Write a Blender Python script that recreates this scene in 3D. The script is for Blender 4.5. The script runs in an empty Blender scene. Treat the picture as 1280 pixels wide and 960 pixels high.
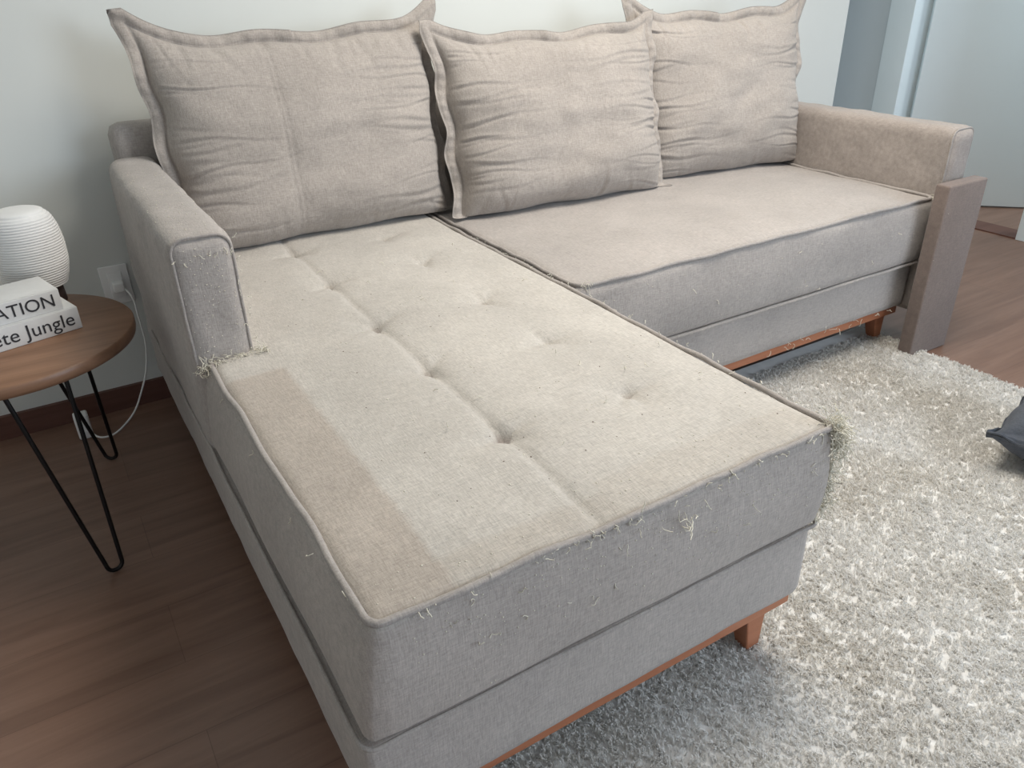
import bpy, bmesh, math, random
import numpy as np
from mathutils import Vector, Matrix, noise

random.seed(4); rng=np.random.default_rng(7)
S=bpy.context.scene
S.view_settings.view_transform='Standard'
CZ=1.24
# ---------------------------------------------------------------- helpers
def link(o,parent=None):
    S.collection.objects.link(o)
    if parent: o.parent=parent
    return o
def empty(name,loc=(0,0,0)):
    e=bpy.data.objects.new(name,None); e.location=loc; e.empty_display_size=.05
    return link(e)
def obj_from(name,verts,faces,mat,parent=None,smooth=True):
    me=bpy.data.meshes.new(name); me.from_pydata([tuple(v) for v in verts],[],faces); me.update()
    if smooth: me.polygons.foreach_set('use_smooth',[True]*len(me.polygons))
    o=bpy.data.objects.new(name,me)
    if mat: me.materials.append(mat)
    return link(o,parent)
def box(name,x0,x1,y0,y1,z0,z1,mat,parent=None,bev=0.0,seg=3):
    bm=bmesh.new(); bmesh.ops.create_cube(bm,size=1)
    for v in bm.verts:
        v.co=Vector(((x0+x1)/2+v.co.x*(x1-x0),(y0+y1)/2+v.co.y*(y1-y0),(z0+z1)/2+v.co.z*(z1-z0)))
    if bev: bmesh.ops.bevel(bm,geom=bm.edges[:],offset=bev,segments=seg,profile=.5,affect='EDGES')
    me=bpy.data.meshes.new(name); bm.to_mesh(me); bm.free(); me.materials.append(mat)
    if bev:
        me.polygons.foreach_set('use_smooth',[True]*len(me.polygons))
    o=bpy.data.objects.new(name,me)
    return link(o,parent)
def softbox(name,x0,x1,y0,y1,z0,z1,r,step,mat,parent=None,fn=None):
    """rounded upholstered block with dense skin so it can be dented"""
    nx=max(2,int((x1-x0)/step)); ny=max(2,int((y1-y0)/step)); nz=max(2,int((z1-z0)/step))
    xs=np.linspace(x0,x1,nx+1); ys=np.linspace(y0,y1,ny+1); zs=np.linspace(z0,z1,nz+1)
    idx={}; vs=[]; fs=[]
    def vid(i,j,k):
        key=(i,j,k)
        if key not in idx:
            idx[key]=len(vs)
            p=Vector((xs[i],ys[j],zs[k]))
            q=Vector((min(max(p.x,x0+r),x1-r),min(max(p.y,y0+r),y1-r),min(max(p.z,z0+r),z1-r)))
            d=p-q
            if d.length>1e-9: 
                n=d.normalized(); p=q+n*r
            else: n=Vector((0,0,1))
            if fn: p=fn(p,n)
            vs.append(p)
        return idx[key]
    for i in range(nx):
        for j in range(ny):
            fs.append((vid(i,j,nz),vid(i+1,j,nz),vid(i+1,j+1,nz),vid(i,j+1,nz)))
            fs.append((vid(i,j,0),vid(i,j+1,0),vid(i+1,j+1,0),vid(i+1,j,0)))
    for i in range(nx):
        for k in range(nz):
            fs.append((vid(i,0,k),vid(i+1,0,k),vid(i+1,0,k+1),vid(i,0,k+1)))
            fs.append((vid(i,ny,k),vid(i,ny,k+1),vid(i+1,ny,k+1),vid(i+1,ny,k)))
    for j in range(ny):
        for k in range(nz):
            fs.append((vid(0,j,k),vid(0,j,k+1),vid(0,j+1,k+1),vid(0,j+1,k)))
            fs.append((vid(nx,j,k),vid(nx,j+1,k),vid(nx,j+1,k+1),vid(nx,j,k+1)))
    return obj_from(name,vs,fs,mat,parent)
def tube(name,pts,rad,mat,parent=None,cyclic=False,bez=False,res=3):
    cu=bpy.data.curves.new(name,'CURVE'); cu.dimensions='3D'; cu.bevel_depth=rad; cu.bevel_resolution=res
    groups=pts if isinstance(pts[0],list) else [pts]
    for g in groups:
        if bez:
            sp=cu.splines.new('BEZIER'); sp.bezier_points.add(len(g)-1)
            for b,p in zip(sp.bezier_points,g):
                b.co=p; b.handle_left_type=b.handle_right_type='AUTO'
        else:
            sp=cu.splines.new('POLY'); sp.points.add(len(g)-1)
            for b,p in zip(sp.points,g): b.co=(p[0],p[1],p[2],1)
        sp.use_cyclic_u=cyclic; sp.use_smooth=True
    cu.use_fill_caps=True
    t=bpy.data.objects.new(name,cu); S.collection.objects.link(t)
    bpy.context.view_layer.update()
    dg=bpy.context.evaluated_depsgraph_get()
    me=bpy.data.meshes.new_from_object(t.evaluated_get(dg)); me.name=name
    bpy.data.objects.remove(t); 
    me.materials.clear(); me.materials.append(mat)
    me.polygons.foreach_set('use_smooth',[True]*len(me.polygons))
    return link(bpy.data.objects.new(name,me),parent)
def lathe(name,prof,mat,parent=None,seg=64,loc=(0,0,0)):
    vs=[];fs=[];n=len(prof)
    for i in range(seg):
        a=2*math.pi*i/seg
        for r,z in prof: vs.append((loc[0]+r*math.cos(a),loc[1]+r*math.sin(a),loc[2]+z))
    for i in range(seg):
        j=(i+1)%seg
        for k in range(n-1): fs.append((i*n+k,j*n+k,j*n+k+1,i*n+k+1))
    return obj_from(name,vs,fs,mat,parent)
# ---------------------------------------------------------------- materials
def newmat(name):
    m=bpy.data.materials.new(name); m.use_nodes=True
    nt=m.node_tree; b=nt.nodes['Principled BSDF']; return m,nt,b
def N(nt,t,**kw):
    n=nt.nodes.new(t)
    for k,v in kw.items(): setattr(n,k,v)
    return n
def plain(name,col,rough=.6,metal=0,var=.06,scale=30,bump=0.0):
    m,nt,b=newmat(name); L=nt.links
    tc=N(nt,'ShaderNodeTexCoord'); no=N(nt,'ShaderNodeTexNoise'); no.inputs['Scale'].default_value=scale; no.inputs['Detail'].default_value=4
    L.new(tc.outputs['Object'],no.inputs['Vector'])
    cr=N(nt,'ShaderNodeValToRGB'); cr.color_ramp.elements[0].position=.3; cr.color_ramp.elements[1].position=.7
    cr.color_ramp.elements[0].color=(*[c*(1-var) for c in col],1); cr.color_ramp.elements[1].color=(*[min(1,c*(1+var)) for c in col],1)
    L.new(no.outputs['Fac'],cr.inputs['Fac']); L.new(cr.outputs['Color'],b.inputs['Base Color'])
    b.inputs['Roughness'].default_value=rough; b.inputs['Metallic'].default_value=metal
    return m
def fabric(name,col,patches_shade=False,weave=1.0,con=.17,sheen=.2):
    m,nt,b=newmat(name); L=nt.links
    tc=N(nt,'ShaderNodeTexCoord')
    def noise_(sc,vec=(1,1,1),det=3,rg=.6):
        mp=N(nt,'ShaderNodeMapping'); mp.inputs['Scale'].default_value=vec
        L.new(tc.outputs['Object'],mp.inputs['Vector'])
        n=N(nt,'ShaderNodeTexNoise'); n.inputs['Scale'].default_value=sc; n.inputs['Detail'].default_value=det; n.inputs['Roughness'].default_value=rg
        L.new(mp.outputs['Vector'],n.inputs['Vector']); return n
    n1=noise_(420,(.16,1,1),2); n2=noise_(420,(1,.16,.16),2); n3=noise_(5,det=6)
    add=N(nt,'ShaderNodeMath',operation='ADD'); L.new(n1.outputs['Fac'],add.inputs[0]); L.new(n2.outputs['Fac'],add.inputs[1])
    mr=N(nt,'ShaderNodeMapRange'); mr.inputs['From Min'].default_value=.7; mr.inputs['From Max'].default_value=1.3
    L.new(add.outputs[0],mr.inputs['Value'])
    mix=N(nt,'ShaderNodeMix',data_type='RGBA'); mix.inputs['A'].default_value=(*[c*(1-con) for c in col],1); mix.inputs['B'].default_value=(*[min(1,c*(1+con)) for c in col],1)
    L.new(mr.outputs['Result'],mix.inputs['Factor'])
    mr2=N(nt,'ShaderNodeMapRange'); mr2.inputs['From Min'].default_value=.3; mr2.inputs['From Max'].default_value=.7; mr2.inputs['To Min'].default_value=.90; mr2.inputs['To Max'].default_value=1.07
    L.new(n3.outputs['Fac'],mr2.inputs['Value'])
    mul=N(nt,'ShaderNodeVectorMath',operation='SCALE'); L.new(mix.outputs['Result'],mul.inputs[0]); L.new(mr2.outputs['Result'],mul.inputs['Scale'])
    out=mul.outputs['Vector']
    if patches_shade:
        jit=noise_(60,det=3); sub=N(nt,'ShaderNodeVectorMath',operation='SUBTRACT'); L.new(jit.outputs['Color'],sub.inputs[0]); sub.inputs[1].default_value=(.5,.5,.5)
        sc=N(nt,'ShaderNodeVectorMath',operation='SCALE'); L.new(sub.outputs[0],sc.inputs[0]); sc.inputs['Scale'].default_value=.018
        ad=N(nt,'ShaderNodeVectorMath',operation='ADD'); L.new(tc.outputs['Object'],ad.inputs[0]); L.new(sc.outputs[0],ad.inputs[1])
        geo=N(nt,'ShaderNodeSeparateXYZ'); L.new(ad.outputs[0],geo.inputs[0])
        geoz=N(nt,'ShaderNodeSeparateXYZ'); L.new(tc.outputs['Object'],geoz.inputs[0])
        def rng_mask(sock,a,c,soft):
            p=N(nt,'ShaderNodeMapRange'); p.inputs['From Min'].default_value=a-soft; p.inputs['From Max'].default_value=a+soft; L.new(sock,p.inputs['Value'])
            q=N(nt,'ShaderNodeMapRange'); q.inputs['From Min'].default_value=c-soft; q.inputs['From Max'].default_value=c+soft; q.inputs['To Min'].default_value=1; q.inputs['To Max'].default_value=0; L.new(sock,q.inputs['Value'])
            mm=N(nt,'ShaderNodeMath',operation='MULTIPLY'); L.new(p.outputs[0],mm.inputs[0]); L.new(q.outputs[0],mm.inputs[1]); return mm.outputs[0]
        def rect(x0,x1,y0,y1,z0,z1,colr,amt,src,soft=.006):
            a=rng_mask(geo.outputs[0],x0,x1,soft); c=rng_mask(geo.outputs[1],y0,y1,soft); d=rng_mask(geoz.outputs[2],z0,z1,.004)
            m1=N(nt,'ShaderNodeMath',operation='MULTIPLY'); L.new(a,m1.inputs[0]); L.new(c,m1.inputs[1])
            m2=N(nt,'ShaderNodeMath',operation='MULTIPLY'); L.new(m1.outputs[0],m2.inputs[0]); L.new(d,m2.inputs[1])
            m3=N(nt,'ShaderNodeMath',operation='MULTIPLY'); L.new(m2.outputs[0],m3.inputs[0]); m3.inputs[1].default_value=amt
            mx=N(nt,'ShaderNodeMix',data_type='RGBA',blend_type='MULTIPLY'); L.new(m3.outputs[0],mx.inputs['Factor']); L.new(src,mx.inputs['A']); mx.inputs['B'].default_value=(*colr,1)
            return mx.outputs['Result']
        out=rect(.10,.322,.60,1.43,.535,.60,(.85,.80,.765),1.0,out)
        out=rect(.322,.60,.60,.750,.535,.60,(.94,.92,.90),1.0,out)
        out=rect(.60,1.1,.60,.775,.535,.60,(.97,.955,.94),1.0,out)
        out=rect(-1,3,-1,3,.0,.530,(.82,.79,.80),1.0,out)  # shade painted into the colour of the sides, below the top edge
    L.new(out,b.inputs['Base Color'])
    b.inputs['Roughness'].default_value=.95
    b.inputs['Sheen Weight'].default_value=sheen; b.inputs['Sheen Roughness'].default_value=.6
    b.inputs['Specular IOR Level'].default_value=.12
    bp=N(nt,'ShaderNodeBump'); bp.inputs['Strength'].default_value=.45*weave; bp.inputs['Distance'].default_value=.0015
    L.new(add.outputs[0],bp.inputs['Height'])
    bp2=N(nt,'ShaderNodeBump'); bp2.inputs['Strength'].default_value=.28; bp2.inputs['Distance'].default_value=.01
    n5=noise_(16,det=4); L.new(n5.outputs['Fac'],bp2.inputs['Height']); L.new(bp.outputs['Normal'],bp2.inputs['Normal'])
    L.new(bp2.outputs['Normal'],b.inputs['Normal'])
    return m
def wood(name,c1,c2,rough=.45,axis='X',scale=1.0,planks=False):
    m,nt,b=newmat(name); L=nt.links
    tc=N(nt,'ShaderNodeTexCoord'); mp=N(nt,'ShaderNodeMapping')
    st={'X':(1.2,14,14),'Y':(14,1.2,14),'Z':(14,14,1.2)}[axis]
    mp.inputs['Scale'].default_value=[s*scale for s in st]
    L.new(tc.outputs['Object'],mp.inputs['Vector'])
    n=N(nt,'ShaderNodeTexNoise'); n.inputs['Scale'].default_value=1.6; n.inputs['Detail'].default_value=8; n.inputs['Roughness'].default_value=.62; n.inputs['Distortion'].default_value=.6
    L.new(mp.outputs['Vector'],n.inputs['Vector'])
    cr=N(nt,'ShaderNodeValToRGB'); cr.color_ramp.elements[0].position=.3; cr.color_ramp.elements[1].position=.72
    cr.color_ramp.elements[0].color=(*c1,1); cr.color_ramp.elements[1].color=(*c2,1)
    L.new(n.outputs['Fac'],cr.inputs['Fac']); col=cr.outputs['Color']
    if planks:
        br=N(nt,'ShaderNodeTexBrick'); br.offset=.37
        br.inputs['Scale'].default_value=1; br.inputs['Brick Width'].default_value=1.25; br.inputs['Row Height'].default_value=.19
        br.inputs['Mortar Size'].default_value=.0009; br.inputs['Mortar Smooth'].default_value=.3
        br.inputs['Color1'].default_value=(.93,.93,.93,1); br.inputs['Color2'].default_value=(1.05,1.04,1.03,1); br.inputs['Mortar'].default_value=(.70,.68,.66,1)
        L.new(tc.outputs['Object'],br.inputs['Vector'])
        mx=N(nt,'ShaderNodeMix',data_type='RGBA',blend_type='MULTIPLY'); mx.inputs['Factor'].default_value=1
        L.new(col,mx.inputs['A']); L.new(br.outputs['Color'],mx.inputs['B']); col=mx.outputs['Result']
    L.new(col,b.inputs['Base Color']); b.inputs['Roughness'].default_value=rough
    bp=N(nt,'ShaderNodeBump'); bp.inputs['Strength'].default_value=.12; bp.inputs['Distance'].default_value=.002
    L.new(n.outputs['Fac'],bp.inputs['Height']); L.new(bp.outputs['Normal'],b.inputs['Normal'])
    return m

M_seat=fabric('linen_worn_seat_shaded_sides',(.500,.465,.420),patches_shade=True)
M_side=fabric('linen_sofa_body',(.400,.362,.335))
M_cush=fabric('linen_cushion',(.385,.345,.312))
M_pipe=fabric('linen_piping',(.37,.335,.31))
M_pale=plain('pale_thread',(.72,.68,.57),.9)
M_speck=plain('dark_crumb',(.16,.11,.08),.9)
M_suede=fabric('taupe_suede_board',(.20,.155,.135),weave=.5)
M_arm=fabric('linen_arm_browner',(.36,.315,.285))
M_dkp=fabric('charcoal_pillow_cloth',(.10,.11,.13),sheen=.05)
M_orange=wood('sofa_base_wood',(.34,.12,.055),(.48,.19,.10),.45,'X')
M_floor=wood('laminate_floor',(.165,.092,.064),(.265,.162,.118),.36,'X',1.0,True)
M_table=wood('table_walnut',(.20,.105,.06),(.34,.19,.115),.4,'X')
M_base=wood('baseboard_wood',(.10,.04,.028),(.15,.07,.05),.5,'X')
M_wall=plain('wall_paint',(.70,.72,.69),.85,var=.015,scale=3)
M_grey=plain('wall_grey',(.52,.58,.61),.85,var=.015,scale=3)  # blue-grey tone, darker than the back wall
M_ceil=plain('ceiling_paint',(.8,.8,.78),.9,var=.01)
M_white=plain('white_plastic',(.82,.82,.81),.6,var=.02)
M_door=plain('door_white_lacquer',(.72,.81,.84),.4,var=.01,scale=3)
M_black=plain('black_steel',(.015,.013,.013),.45,metal=.6)
M_dark=plain('dark_plastic',(.05,.03,.028),.5)
M_paper=plain('book_cover',(.74,.75,.75),.55,var=.03)
M_pages=plain('book_pages',(.75,.72,.65),.9,scale=200,var=.12)
M_ink=plain('book_ink',(.03,.03,.035),.6)
M_seam=plain('dark_underside',(.04,.035,.03),.9)

# ---------------------------------------------------------------- room
XR=4.03; YB=2.55; H=2.6
box('floor',-1.5,6.2,-2.6,4.2,-.05,0,M_floor)
box('wall_back',-1.5,3.35,YB,YB+.6,0,H,M_wall)
box('wall_alcove',3.35,XR+.12,3.07,3.2,0,H,M_grey)
box('wall_left',-1.5,-1.35,-2.6,YB,0,H,M_wall)
wr=empty('wall_right')
box('main_run',XR,XR+.12,-2.6,1.86,0,H,M_grey,wr)
box('corner_run',XR,XR+.12,2.80,3.07,0,H,M_grey,wr)
box('over_door',XR,XR+.12,1.86,2.80,2.1,H,M_grey,wr)
box('wall_hall_far',6.0,6.12,-2.6,4.2,0,H,M_wall)
box('wall_hall_end',XR+.12,6.0,4.05,4.2,0,H,M_wall)
box('ceiling',-1.5,6.2,-2.6,4.2,H,H+.05,M_ceil)
box('baseboard_back',-1.35,3.35,YB-.015,YB,0,.075,M_base)
box('baseboard_right',XR-.015,XR,-2.6,1.79,0,.08,M_door)
box('baseboard_left',-1.35,-1.335,-2.6,YB-.015,0,.075,M_base)
fr=empty('door_frame')
box('jamb_hinge',XR-.02,XR+.14,2.66,2.80,0,2.1,M_door,fr,.003)
box('jamb_latch',XR-.02,XR+.14,1.80,1.88,0,2.1,M_door,fr,.003)
box('head',XR-.02,XR+.14,1.88,2.66,2.02,2.1,M_door,fr,.003)
box('trim_1',XR-.01,XR+.13,1.88,2.66,0,.006,M_base)
door=empty('door_1',(XR+.09,2.63,0)); door.rotation_euler=(0,0,math.radians(-45))
box('leaf',0,.76,-.02,.02,.008,2.0,M_door,door,.002)
lathe('knob',[(.0,0),(.012,0),(.012,.03),(.026,.045),(.026,.06),(.0,.066)],M_black,door,24).matrix_local=Matrix.Translation((.7,-.02,1.0))@Matrix.Rotation(math.radians(90),4,'X')

# ---------------------------------------------------------------- sofa
sofa=empty('sectional_sofa')
ZS=.54; CX1=1.047; CY0=.682
btn=[(.557,y) for y in (.969,1.249,1.51,1.817,2.10)]+[(.825,y) for y in (.968,1.235,1.504,1.829,2.10)]
def chaise_fn(p,n):
    if n.z>.3:
        x,y=p.x,p.y
        ex=min(x-.2,CX1-x)/.42; ey=min(y-CY0,.9)/.9
        crown=.014*math.sin(min(1,max(0,ex))*math.pi/2)*math.sin(min(1,max(0,ey*2))*math.pi/2)
        d=0
        for bx,by in btn:
            r=math.hypot(x-bx,y-by)
            s=1.25 if bx<.7 else 1.0
            d-=s*(.013*math.exp(-(r/.015)**2)+.007*math.exp(-(r/.05)**2))
            a=math.atan2(y-by,x-bx)
            # small gathers that fan out of each button
            for a0 in (.25,1.9,3.3,-1.4):
                aa=a0+.5*math.sin(bx*31+by*17+a0*5)
                d-=s*.0050*max(0,math.cos(a-aa))**22*math.exp(-((r-.015)/.050)**2)
        d-=.0048*math.exp(-(((x-.557-.004*noise.noise(Vector((y*6,3,1))))/.0075)**2))
        d-=.0016*math.exp(-(((x-.557)/.035)**2))
        d+=.004*noise.noise(Vector((x*5,y*5,1.3)))+.0016*noise.noise(Vector((x*18,y*18,4)))
        w=(n.z-.3)/.7
        p=p+Vector((0,0,(crown+d)*w))
    side=1-abs(n.z)
    if side>.3:
        t=(p.z-.33)/.21
        b=.009*math.sin(max(0,min(1,t))*math.pi)+.004*noise.noise(Vector((p.x*4,p.y*4,p.z*9)))
        p=p+Vector((n.x*b,n.y*b,0))
        if n.x<-.3: p.x-=(1-t)*.026
    return p
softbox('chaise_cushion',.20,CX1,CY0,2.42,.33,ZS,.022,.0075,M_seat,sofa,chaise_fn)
def seat_fn(p,n):
    if n.z>.3:
        x,y=p.x,p.y
        ex=min(x-1.05,2.50-x)/.3; ey=(y-1.45)/.25
        d=.012*math.sin(min(1,max(0,ex))*math.pi/2)*math.sin(min(1,max(0,ey))*math.pi/2)
        d+=.007*noise.noise(Vector((x*3.5,y*4,6.3)))+.002*noise.noise(Vector((x*14,y*14,4)))
        p=p+Vector((0,0,d*(n.z-.3)/.7))
    if 1-abs(n.z)>.3:
        t=(p.z-.31)/.23
        b=.008*math.sin(max(0,min(1,t))*math.pi)+.005*noise.noise(Vector((p.x*4,p.y*4,p.z*9+3)))
        p=p+Vector((n.x*b,n.y*b,0))
    return p
softbox('seat_cushion',1.062,2.515,1.455,2.42,.315,ZS-.003,.024,.013,M_side,sofa,seat_fn)
def body_fn(amp=.003):
    def f(p,n):
        return p+n*(amp*noise.noise(p*5)+amp*.5*noise.noise(p*15))
    return f
softbox('chaise_base',.168,1.047,.692,2.42,.160,.333,.014,.016,M_side,sofa,body_fn())
softbox('seat_base',1.04,2.50,1.475,2.42,.15,.318,.012,.02,M_side,sofa,body_fn())
softbox('backrest',.20,2.60,2.395,2.50,.15,.885,.03,.03,M_side,sofa,body_fn())
def arm_fn(p,n):
    return p+n*(.004*noise.noise(p*6)+.003*noise.noise(p*17))
softbox('arm_chaise',.170,.297,1.535,2.42,.140,.802,.034,.012,M_side,sofa,arm_fn)
softbox('arm_seat',2.515,2.635,1.44,2.42,.12,.752,.032,.014,M_arm,sofa,arm_fn)
box('rail_chaise_front',.20,1.036,.704,.735,.132,.165,M_orange,sofa,.002)
box('rail_chaise_side',1.006,1.036,.735,1.48,.132,.165,M_orange,sofa,.002)
box('rail_chaise_outer',.20,.225,.74,2.40,.132,.165,M_orange,sofa,.002)
box('rail_seat_front',1.036,2.49,1.49,1.515,.118,.152,M_orange,sofa,.002)
box('rail_back',.20,2.60,2.37,2.40,.118,.152,M_orange,sofa,.002)
box('underside',.21,1.02,.73,2.40,.150,.17,M_seam,sofa)
box('underside_seat',1.0,2.48,1.50,2.40,.140,.155,M_seam,sofa)
def leg(name,cx,cy,dx,dy,top,bot=.0):
    a=.028;b=.016
    vs=[(cx-a,cy-a,top),(cx+a,cy-a,top),(cx+a,cy+a,top),(cx-a,cy+a,top),
        (cx+dx-b,cy+dy-b,bot),(cx+dx+b,cy+dy-b,bot),(cx+dx+b,cy+dy+b,bot),(cx+dx-b,cy+dy+b,bot)]
    o=obj_from(name,vs,[(0,1,2,3),(7,6,5,4),(0,4,5,1),(1,5,6,2),(2,6,7,3),(3,7,4,0)],M_orange,sofa,False)
    m=o.modifiers.new('b','BEVEL'); m.width=.003; m.segments=2
leg('leg_1',.975,.752,.010,-.008,.135,.010); leg('leg_2',.25,.76,-.01,-.012,.135)
leg('leg_3',.26,2.35,-.01,.01,.135); leg('leg_4',2.455,1.55,.01,-.01,.13,.0); leg('leg_5',2.42,2.33,.01,.01,.13); leg('leg_6',1.25,2.33,0,.01,.13)
box('wide_arm_panel',2.425,2.632,1.365,1.415,.0,.60,M_suede,sofa,.006)
def rrect(x0,x1,y0,y1,z,r,sides,jit=.0015):
    pts=[]
    def P(x,y): 
        return Vector((x+jit*noise.noise(Vector((x*9,y*9,z))),y+jit*noise.noise(Vector((x*9,y*9,z+5))),z+jit*noise.noise(Vector((x*12,y*12,2)))))
    n=60
    if 'L' in sides:
        for i in range(n): t=i/n; pts.append(P(x0,y1+(y0+r-y1)*t))
        for i in range(7):
            a=math.pi+ i/6*math.pi/2; pts.append(P(x0+r+r*math.cos(a),y0+r+r*math.sin(a)))
    for i in range(1,n): t=i/n; pts.append(P(x0+r+(x1-x0-2*r)*t,y0))
    if 'R' in sides:
        for i in range(7):
            a=-math.pi/2+ i/6*math.pi/2; pts.append(P(x1-r+r*math.cos(a),y0+r+r*math.sin(a)))
        for i in range(1,n): t=i/n; pts.append(P(x1,y0+r+(y1-y0-r)*t))
    return pts
tube('piping_chaise_top',rrect(.203,CX1-.003,CY0+.003,2.3,ZS-.003,.022,'LR',.005),.0055,M_pipe,sofa)
tube('piping_chaise_low',rrect(.168,CX1+.004,CY0-.001,2.3,.334,.02,'LR',.002),.0035,M_pipe,sofa)
tube('piping_seat_top',rrect(1.070,2.508,1.458,2.3,ZS-.005,.03,'LR',.004),.0055,M_pipe,sofa)
tube('piping_seat_low',rrect(1.055,2.51,1.460,2.3,.314,.02,'R',.002),.0055,M_seat,sofa)
def armfront(xc,w,yf,z0,z1,r):
    pts=[]
    for i in range(12): pts.append(Vector((xc-w,yf,z0+(z1-r-z0)*i/11)))
    for i in range(1,9):
        a=math.pi-i/8*math.pi/2; pts.append(Vector((xc-w+r+r*math.cos(a),yf,z1-r+r*math.sin(a))))
    for i in range(0,9):
        a=math.pi/2-i/8*math.pi/2; pts.append(Vector((xc+w-r+r*math.cos(a),yf,z1-r+r*math.sin(a))))
    for i in range(1,12): pts.append(Vector((xc+w,yf,z1-r+(z0-z1+r)*i/11)))
    return [p+Vector((.0015*noise.noise(p*20),0,.0015*noise.noise(p*23))) for p in pts]
tube('arm_seam',armfront(.2345,.056,1.545,.54,.798,.03),.0032,M_pipe,sofa)
tube('arm_seat_seam',armfront(2.575,.054,1.45,.54,.748,.028),.003,M_pipe,sofa)
groups=[]
def fray(c,n,L,spread):
    for _ in range(n):
        p=Vector(c)+Vector([random.gauss(0,spread) for _ in range(3)])
        d=Vector((random.gauss(0,1),random.gauss(0,1),random.gauss(-.3,.7))).normalized()
        g=[p.copy()]
        for k in range(6):
            d=(d+Vector([random.gauss(0,.6) for _ in range(3)])+Vector((0,0,-.1))).normalized(); p=p+d*L/6; g.append(p.copy())
        groups.append(g)
FX=CX1+.002; FY=CY0+.004
fray((FX,FY,.538),110,.042,.008)
fray((FX+.006,FY-.002,.505),50,.045,.007)
for z in np.linspace(.52,.36,16): fray((FX+.006,FY-.002,z),12,.034,.004)
for x in np.linspace(.19,.31,10): fray((x,1.523,.548),7,.022,.004)
fray((.195,1.53,.53),24,.03,.006); fray((.305,1.525,.548),14,.022,.005)
for _ in range(26): fray((random.uniform(.3,1.0),FY-.014,random.uniform(.42,.53)),1,.02,.002)
fray((.70,FY-.014,.50),9,.038,.004); fray((.62,FY-.010,.53),4,.03,.004)
for _ in range(60): fray((random.uniform(.25,1.02),FY-.006,.536),1,.014,.002)
for _ in range(60): fray((FX,random.uniform(.7,2.0),.541),1,.014,.002)
for _ in range(22): fray((random.uniform(.45,1.0),random.uniform(.8,1.9),.556),1,.02,.002)
for _ in range(14): fray((random.uniform(1.3,2.4),1.45,random.uniform(.33,.5)),1,.02,.002)
for _ in range(24): fray((random.uniform(1.1,2.4),1.466,.155),1,.03,.003)
for z in np.linspace(.56,.79,12): fray((.293,1.530,z),1,.014,.003)
for x in np.linspace(.18,.29,8): fray((x,1.530,.765),1,.014,.003)
for y in np.linspace(.75,1.5,8): fray((.193,y,.53),1,.016,.003)
fray((1.09,1.455,.54),8,.02,.006); fray((1.04,.69,.335),16,.028,.006); fray((2.5,1.45,.54),8,.02,.006)
tube('frayed_threads',groups,.00075,M_pale,sofa,res=0)
def specks(name,pos,mat,r0,r1):
    vs=[];fs=[]
    for p in pos:
        b=len(vs); q=random.uniform(r0,r1)
        for d in ((1,0,0),(-1,0,0),(0,1,0),(0,-1,0),(0,0,1),(0,0,-1)):
            vs.append((p[0]+d[0]*q*random.uniform(.6,1.4),p[1]+d[1]*q*random.uniform(.6,1.4),p[2]+d[2]*q*.6))
        for t in ((0,2,4),(2,1,4),(1,3,4),(3,0,4),(2,0,5),(1,2,5),(3,1,5),(0,3,5)): fs.append(tuple(b+i for i in t))
    obj_from(name,vs,fs,mat,sofa)
U=random.uniform
bpy.context.view_layer.update()
dg=bpy.context.evaluated_depsgraph_get()
def drop(x,y,z=1.0):
    h,l,n_,i,o,m=S.ray_cast(dg,Vector((x,y,z)),Vector((0,0,-1))); return (x,y,l.z+.0004)
def dropy(x,z,y=0.0):
    h,l,n_,i,o,m=S.ray_cast(dg,Vector((x,y,z)),Vector((0,1,0))); return (x,l.y-.0004,z)
specks('crumbs',[drop(U(.35,1.02),U(.75,2.0)) for _ in range(80)],M_speck,.0007,.0016)
pl=[drop(U(.22,1.02),U(.70,.80)) for _ in range(100)]+[drop(U(.3,1.02),U(.8,1.9)) for _ in range(180)]
pl+=[dropy(U(.25,1.02),.53-abs(random.gauss(0,.07))) for _ in range(260)]
pl+=[dropy(U(.18,.29),U(.56,.78)) for _ in range(110)]
pl+=[drop(U(.18,.29),U(1.54,2.2)) for _ in range(110)]
pl+=[dropy(U(1.1,2.45),U(.33,.52)) for _ in range(110)]
specks('pilling',pl,M_pale,.0007,.0019)

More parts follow.
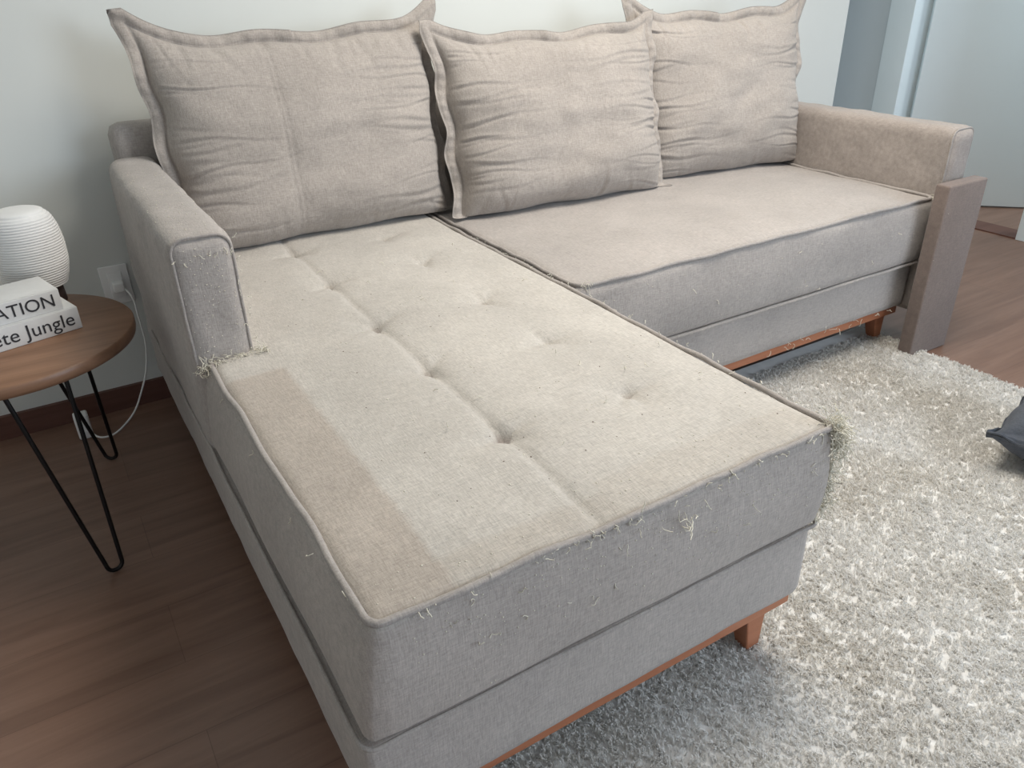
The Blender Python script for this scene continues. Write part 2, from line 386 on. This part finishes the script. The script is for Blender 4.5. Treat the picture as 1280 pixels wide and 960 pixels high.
# ---------------------------------------------------------------- cushions
def cushion(name,cx,yb,zb,hw,hh,T,tilt,yaw,mat,seed,flange=.034,n=180,seam=None,ear=(.03,.03),floorz=None,crease=1.0,loc_override=None):
    rs=random.Random(seed)
    cre=[]
    for s in ('L','R'):
        for _ in range(26): cre.append((s,rs.uniform(-.92,.85),rs.uniform(-.16,.16),rs.uniform(.009,.026),rs.uniform(.10,.65),rs.uniform(.0012,.0046)*crease))
    for s in ('T','B'):
        for _ in range(14): cre.append((s,rs.uniform(-.95,.95),rs.uniform(-.3,.3),rs.uniform(.012,.030),rs.uniform(.08,.32),rs.uniform(.0012,.0042)*crease))
    fu=flange/hw; fv=flange/hh
    def axis(f,m):
        return list(np.linspace(-1-f,-1,7)[:-1])+list(-np.cos(np.linspace(0,math.pi,m))*.35+np.linspace(-1,1,m)*.65)+list(np.linspace(1,1+f,7)[1:])
    us=axis(fu,n); vs_=axis(fv,n); NU=len(us); NV=len(vs_)
    ph=[rs.uniform(0,6.28) for _ in range(8)]
    def P(u,v,side):
        uc=max(-1,min(1,u)); vc=max(-1,min(1,v))
        au,av=abs(uc),abs(vc)
        x=hw*u*(1-.020*(1-vc*vc)); z=hh*v*(1-(.060 if v>0 else .02)*(1-uc*uc))
        k=(au*av)**10; x+=math.copysign(ear[0]*k,u)*(1 if v>0 else .3); z+=math.copysign(ear[1]*k,v)
        x+=.006*math.sin(5*v*2+ph[0])*au**6; z+=.006*math.sin(4.2*u*2+ph[1])*av**6
        prof=((1-au**5)**.5)*((1-av**4.0)**.5)
        belly=1-.20*vc
        t=T*prof*belly
        t+=(.020*noise.noise(Vector((uc*1.6,vc*1.8,seed)))+.007*noise.noise(Vector((uc*4,vc*5,seed+9))))*prof
        c=0
        for (s,p0,sl,w,Lc,A) in cre:
            if s=='L': d=1+uc; q=vc
            elif s=='R': d=1-uc; q=vc
            elif s=='T': d=1-vc; q=uc
            else: d=1+vc; q=uc
            if d<Lc*2:
                fall=math.exp(-(d/Lc)**2)*min(1,d/.05)
                e=(q-p0-sl*d+.02*math.sin(d*9+p0*20))/w
                if abs(e)<5: c+=A*(-math.exp(-e*e)+.6*math.exp(-((e-1.9)/1.2)**2))*fall
        if seam is not None and side>0:
            for o_ in (-.018,.018):
                c-=.0020*math.exp(-((uc-seam-o_)/.006)**2)
            c-=.003*math.exp(-((uc-seam)/.06)**2)
            c-=.012*math.exp(-((uc-seam)/.04)**2-((1-vc)/.08)**2)
        t+=c
        ou=max(0,(abs(u)-1)/fu); ov=max(0,(abs(v)-1)/fv); o=max(ou,ov)
        wave=0
        if o>0:
            t=.003+.007*math.sin(min(1,o)*math.pi)**.7
            if o>=.999: t=.0015
            s_=(v if ou>=ov else u)
            wave=o*(.008*math.sin(s_*7+ph[2]+(u>0)*2)+.005*math.sin(s_*17+ph[3]))
            t+=.0016*math.sin(s_*55+ph[4])*math.sin(min(1,o)*math.pi)
        else: t=max(t,.0022)
        return Vector((x,-side*t+wave,z))
    verts=[];faces=[]
    for side in (1,-1):
        for j,v in enumerate(vs_):
            for i,u in enumerate(us): verts.append(P(u,v,side))
    off=NU*NV
    for j in range(NV-1):
        for i in range(NU-1):
            a=j*NU+i
            faces.append((a,a+1,a+NU+1,a+NU)); faces.append((off+a,off+a+NU,off+a+NU+1,off+a+1))
    def stitch(a,b): faces.append((a,off+a,off+b,b))
    for i in range(NU-1): stitch(i+1,i); stitch((NV-1)*NU+i,(NV-1)*NU+i+1)
    for j in range(NV-1): stitch(j*NU,(j+1)*NU); stitch((j+1)*NU+NU-1,j*NU+NU-1)
    if loc_override is not None: Mx=loc_override
    else: Mx=Matrix.Translation((cx,yb,zb))@Matrix.Rotation(yaw,4,'Z')@Matrix.Rotation(-tilt,4,'X')@Matrix.Translation((0,0,hh))
    inv=Mx.inverted(); out=[]
    for p in verts:
        w=Mx@p
        if floorz is not None and w.z<floorz+.012:
            e=floorz+.012-w.z
            w.z=floorz+.012*math.exp(-e/.012)
        out.append(inv@w)
    ob=obj_from(name,out,faces,mat)
    ob.matrix_world=Mx
    return ob
r=math.radians
cushion('back_cushion',.712,2.25,ZS-.004,.392,.276,.110,r(10),r(0),M_cush,11,seam=-.24,ear=(.030,.048),floorz=ZS+.012)
cushion('back_cushion.001',1.484,2.105,ZS-.006,.368,.262,.114,r(15),r(-5),M_cush,23,ear=(.016,.028),floorz=ZS+.010)
cushion('back_cushion.002',2.205,2.125,ZS-.006,.338,.270,.105,r(11),r(-8),M_cush,31,ear=(.022,.040),floorz=ZS+.010)

# ---------------------------------------------------------------- rug
def rug():
    x0,x1,y0,y1=.32,2.50,-.9,1.62
    e=empty('shaggy_rug')
    box('rug_backing',x0,x1,y0,y1,.0005,.012,plain('rug_backing',(.78,.77,.75),.95),e)
    nt_=125000
    cx=rng.uniform(x0,x1,nt_); cy=rng.uniform(y0,y1,nt_)
    keep=~((cx<.90)&(cy>.90)); keep&=~((cy>1.56)); keep&=~((cy<-.35)&(rng.random(nt_)<.5)); cx=cx[keep]; cy=cy[keep]; nt_=len(cx)
    K=4
    ta=rng.uniform(0,2*np.pi,nt_)*.8+ .7*np.sin(cx*9+2*np.sin(cy*7)); tl=rng.uniform(.003,.013,nt_)
    bx=np.repeat(cx,K)+rng.normal(0,.0022,nt_*K); by=np.repeat(cy,K)+rng.normal(0,.0022,nt_*K)
    n=len(bx)
    ang=np.repeat(ta,K)+rng.normal(0,.45,n); ln=np.repeat(tl,K)*rng.uniform(.8,1.2,n)
    h=rng.uniform(.0085,.0125,n)
    dx=np.cos(ang)*ln; dy=np.sin(ang)*ln
    wa=rng.uniform(0,2*np.pi,n); w=rng.uniform(.0009,.0014,n)
    wx=np.cos(wa)*w; wy=np.sin(wa)*w
    z=.0115
    V=np.empty((n,5,3))
    V[:,0]=np.stack([bx-wx,by-wy,np.full(n,z)],1); V[:,1]=np.stack([bx+wx,by+wy,np.full(n,z)],1)
    mx=bx+dx*.45; my=by+dy*.45; mz=z+h*.85
    V[:,2]=np.stack([mx+wx*1.2,my+wy*1.2,mz],1); V[:,3]=np.stack([mx-wx*1.2,my-wy*1.2,mz],1)
    V[:,4]=np.stack([bx+dx,by+dy,z+h*.95],1)
    V=V.reshape(-1,3)
    me=bpy.data.meshes.new('rug_pile')
    me.vertices.add(n*5); me.vertices.foreach_set('co',V.ravel())
    me.loops.add(n*7); me.polygons.add(n*2)
    base=np.arange(n)*5
    li=np.stack([base,base+1,base+2,base+3,base+3,base+2,base+4],1).ravel()
    me.loops.foreach_set('vertex_index',li.astype(np.int32))
    ls=np.stack([np.arange(n)*7,np.arange(n)*7+4],1).ravel()
    me.polygons.foreach_set('loop_start',ls.astype(np.int32))
    me.update(calc_edges=True); me.validate()
    m,nt,b=newmat('rug_yarn'); L=nt.links
    tc=N(nt,'ShaderNodeTexCoord'); no=N(nt,'ShaderNodeTexNoise'); no.inputs['Scale'].default_value=2.5; no.inputs['Detail'].default_value=4
    L.new(tc.outputs['Object'],no.inputs['Vector'])
    cr=N(nt,'ShaderNodeValToRGB'); cr.color_ramp.elements[0].position=.32; cr.color_ramp.elements[1].position=.66
    cr.color_ramp.elements[0].color=(.76,.73,.68,1); cr.color_ramp.elements[1].color=(.87,.86,.84,1)
    L.new(no.outputs['Fac'],cr.inputs['Fac']); L.new(cr.outputs['Color'],b.inputs['Base Color']); b.inputs['Roughness'].default_value=.9
    b.inputs['Specular IOR Level'].default_value=.05
    tr=N(nt,'ShaderNodeBsdfTranslucent'); L.new(cr.outputs['Color'],tr.inputs['Color'])
    ms=N(nt,'ShaderNodeMixShader'); ms.inputs[0].default_value=.45
    out=nt.nodes['Material Output']
    L.new(b.outputs[0],ms.inputs[1]); L.new(tr.outputs[0],ms.inputs[2]); L.new(ms.outputs[0],out.inputs['Surface'])
    me.materials.append(m)
    o=bpy.data.objects.new('rug_pile',me); link(o,e)
rug()

Mx=Matrix.Translation((2.225,.69,.118))@Matrix.Rotation(r(-31),4,'Z')@Matrix.Rotation(r(45),4,'Z')@Matrix.Rotation(r(90),4,'X')
cushion('floor_pillow',0,0,0,.20,.20,.080,0,0,M_dkp,77,flange=.004,n=70,ear=(.02,.02),floorz=.024,crease=.3,loc_override=Mx)

# ---------------------------------------------------------------- side table
tx,ty,tz,tr=-.16,1.98,.52,.275
tab=empty('side_table')
lathe('table_top',[(0,tz-.032),(tr-.012,tz-.032),(tr-.002,tz-.028),(tr,tz-.02),(tr,tz-.004),(tr-.004,tz),(0,tz)],M_table,tab,96,(tx,ty,0))
for li,(ang) in enumerate((-78,62,180)):
    a=r(ang); d=Vector((math.cos(a),math.sin(a),0)); s=Vector((-d.y,d.x,0)); c=Vector((tx,ty,0))
    if li==0: c=c+Vector((-.0,-.0,0))
    foot=c+d*.285+(s*.02 if li==0 else s*0)+Vector((0,0,.006)); top=c+d*.19+Vector((0,0,tz-.034))
    pts=[top-s*.062]
    for k in range(9):
        q=-math.pi/2+math.pi*k/8
        pts.append(foot+s*(.017*math.sin(q))+Vector((0,0,.017-.017*math.cos(q))))
    pts.append(top+s*.062)
    tube('hairpin_leg_%d'%(li+1),pts,.0050,M_black,tab)
    pl=box('leg_plate_%d'%(li+1),-.02,.02,-.08,.08,-.0015,.0025,M_black,tab); pl.location=top; pl.rotation_euler=(0,0,a)
def book(name,cx,cy,z0,L,D,T,rot,text,size,mat):
    e=empty(name,(cx,cy,z0)); e.rotation_euler=(0,0,rot)
    box('cover_bottom',-L,0,0,D,0,.003,mat,e,.001); box('cover_top',-L,0,0,D,T-.003,T,mat,e,.001)
    box('spine',-L,0,-.002,.004,0,T,mat,e,.0015)
    box('pages',-L+.004,-.004,.004,D-.005,.003,T-.003,M_pages,e)
    cu=bpy.data.curves.new(name+'_title','FONT'); cu.body=text; cu.size=size; cu.align_x='RIGHT'; cu.align_y='CENTER'; cu.extrude=.0002
    cu.materials.append(M_ink); o=bpy.data.objects.new('title',cu); link(o,e)
    o.location=(-.012,-.0026,T*.5); o.rotation_euler=(math.pi/2,0,0)
    return e
book('coffee_table_book',.002,1.945,tz+.0005,.27,.135,.052,r(16),'Concrete Jungle',.044,M_paper)
book('coffee_table_book.001',-.024,1.948,tz+.0530,.24,.125,.048,r(15),'MEDITATION',.040,M_paper)
dif=empty('aroma_diffuser')
prof=[(0,.045),(.045,.045),(.056,.050)]
K=[(0,.064),(.12,.073),(.3,.0805),(.55,.082),(.75,.0785),(.90,.070),(.97,.060),(1,.050)]
def lerpK(t):
    for (a,ra),(b,rb) in zip(K,K[1:]):
        if t<=b:
            q=(t-a)/(b-a); return ra+(rb-ra)*q
    return K[-1][1]
for i in range(120):
    t=i/119
    rr=sum(lerpK(min(1,max(0,t+o))) for o in (-.04,-.02,0,.02,.04))/5
    prof.append((rr+.0010*math.sin(i*math.pi/2),.052+.183*t))
prof+=[(.044,.2375),(.030,.239),(0,.2395)]
dx_,dy_=-.062,2.165
lathe('ribbed_body',prof,M_white,dif,72,(dx_,dy_,tz))
lathe('foot',[(0,0.0005),(.050,.0005),(.052,.004),(.050,.042),(.046,.046),(0,.046)],M_dark,dif,48,(dx_,dy_,tz))
lathe('candle_tin',[(0,0),(.026,0),(.028,.003),(.028,.028),(.026,.03),(.0,.03)],M_dark,None,40,(-.172,1.968,tz+.1015))
sk=empty('wall_socket')
box('plate',.085,.165,YB-.009,YB-.0005,.35,.47,M_white,sk,.003)
box('insert',.105,.145,YB-.013,YB-.008,.37,.45,M_white,sk,.002)
cb=empty('power_cable')
tube('cord',[Vector(p) for p in ((.128,YB-.02,.41),(.150,2.50,.39),(.156,2.48,.32),(.150,2.47,.20),(.11,2.44,.10),(.04,2.38,.03),(-.03,2.36,.012),(-.07,2.40,.03))],.0028,M_white,cb,bez=True)
box('plug_head',.112,.142,YB-.045,YB-.012,.395,.425,M_white,cb,.004)
box('adapter',-.095,-.055,2.40,2.44,.0,.08,M_white,cb,.006)

# ---------------------------------------------------------------- lights
w=bpy.data.worlds.new('World'); S.world=w; w.use_nodes=True
w.node_tree.nodes['Background'].inputs[0].default_value=(.80,.88,1,1); w.node_tree.nodes['Background'].inputs[1].default_value=.60
def area(name,loc,target,size,sy,power,col):
    l=bpy.data.lights.new(name,'AREA'); l.shape='RECTANGLE'; l.size=size; l.size_y=sy; l.energy=power; l.color=col
    o=bpy.data.objects.new(name,l); o.location=loc
    o.rotation_euler=(Vector(target)-Vector(loc)).to_track_quat('-Z','Y').to_euler(); link(o)
area('window_daylight',(3.1,-1.9,1.7),(1.3,1.2,.4),1.8,1.4,66,(.74,.86,1.0))
area('ceiling_lamp',(1.7,1.2,2.55),(1.6,1.3,0),.9,.9,52,(1.0,.94,.85))
area('hall_lamp',(5.0,1.2,2.5),(4.8,1.6,0),.6,.6,32,(.85,.95,1.0))

# ---------------------------------------------------------------- camera
cd=bpy.data.cameras.new('camera'); cam=bpy.data.objects.new('camera',cd); link(cam)
X=Vector((.8524,-.5226,-.0221)).normalized(); Zb=Vector((-.4512,-.7563,.4733)).normalized()
Y=Zb.cross(X).normalized(); X=Y.cross(Zb)
cam.matrix_world=Matrix(((X.x,Y.x,Zb.x,0),(X.y,Y.y,Zb.y,0),(X.z,Y.z,Zb.z,CZ),(0,0,0,1)))
cd.sensor_width=36; cd.lens=974/1280*36; cd.clip_start=.02
S.camera=cam
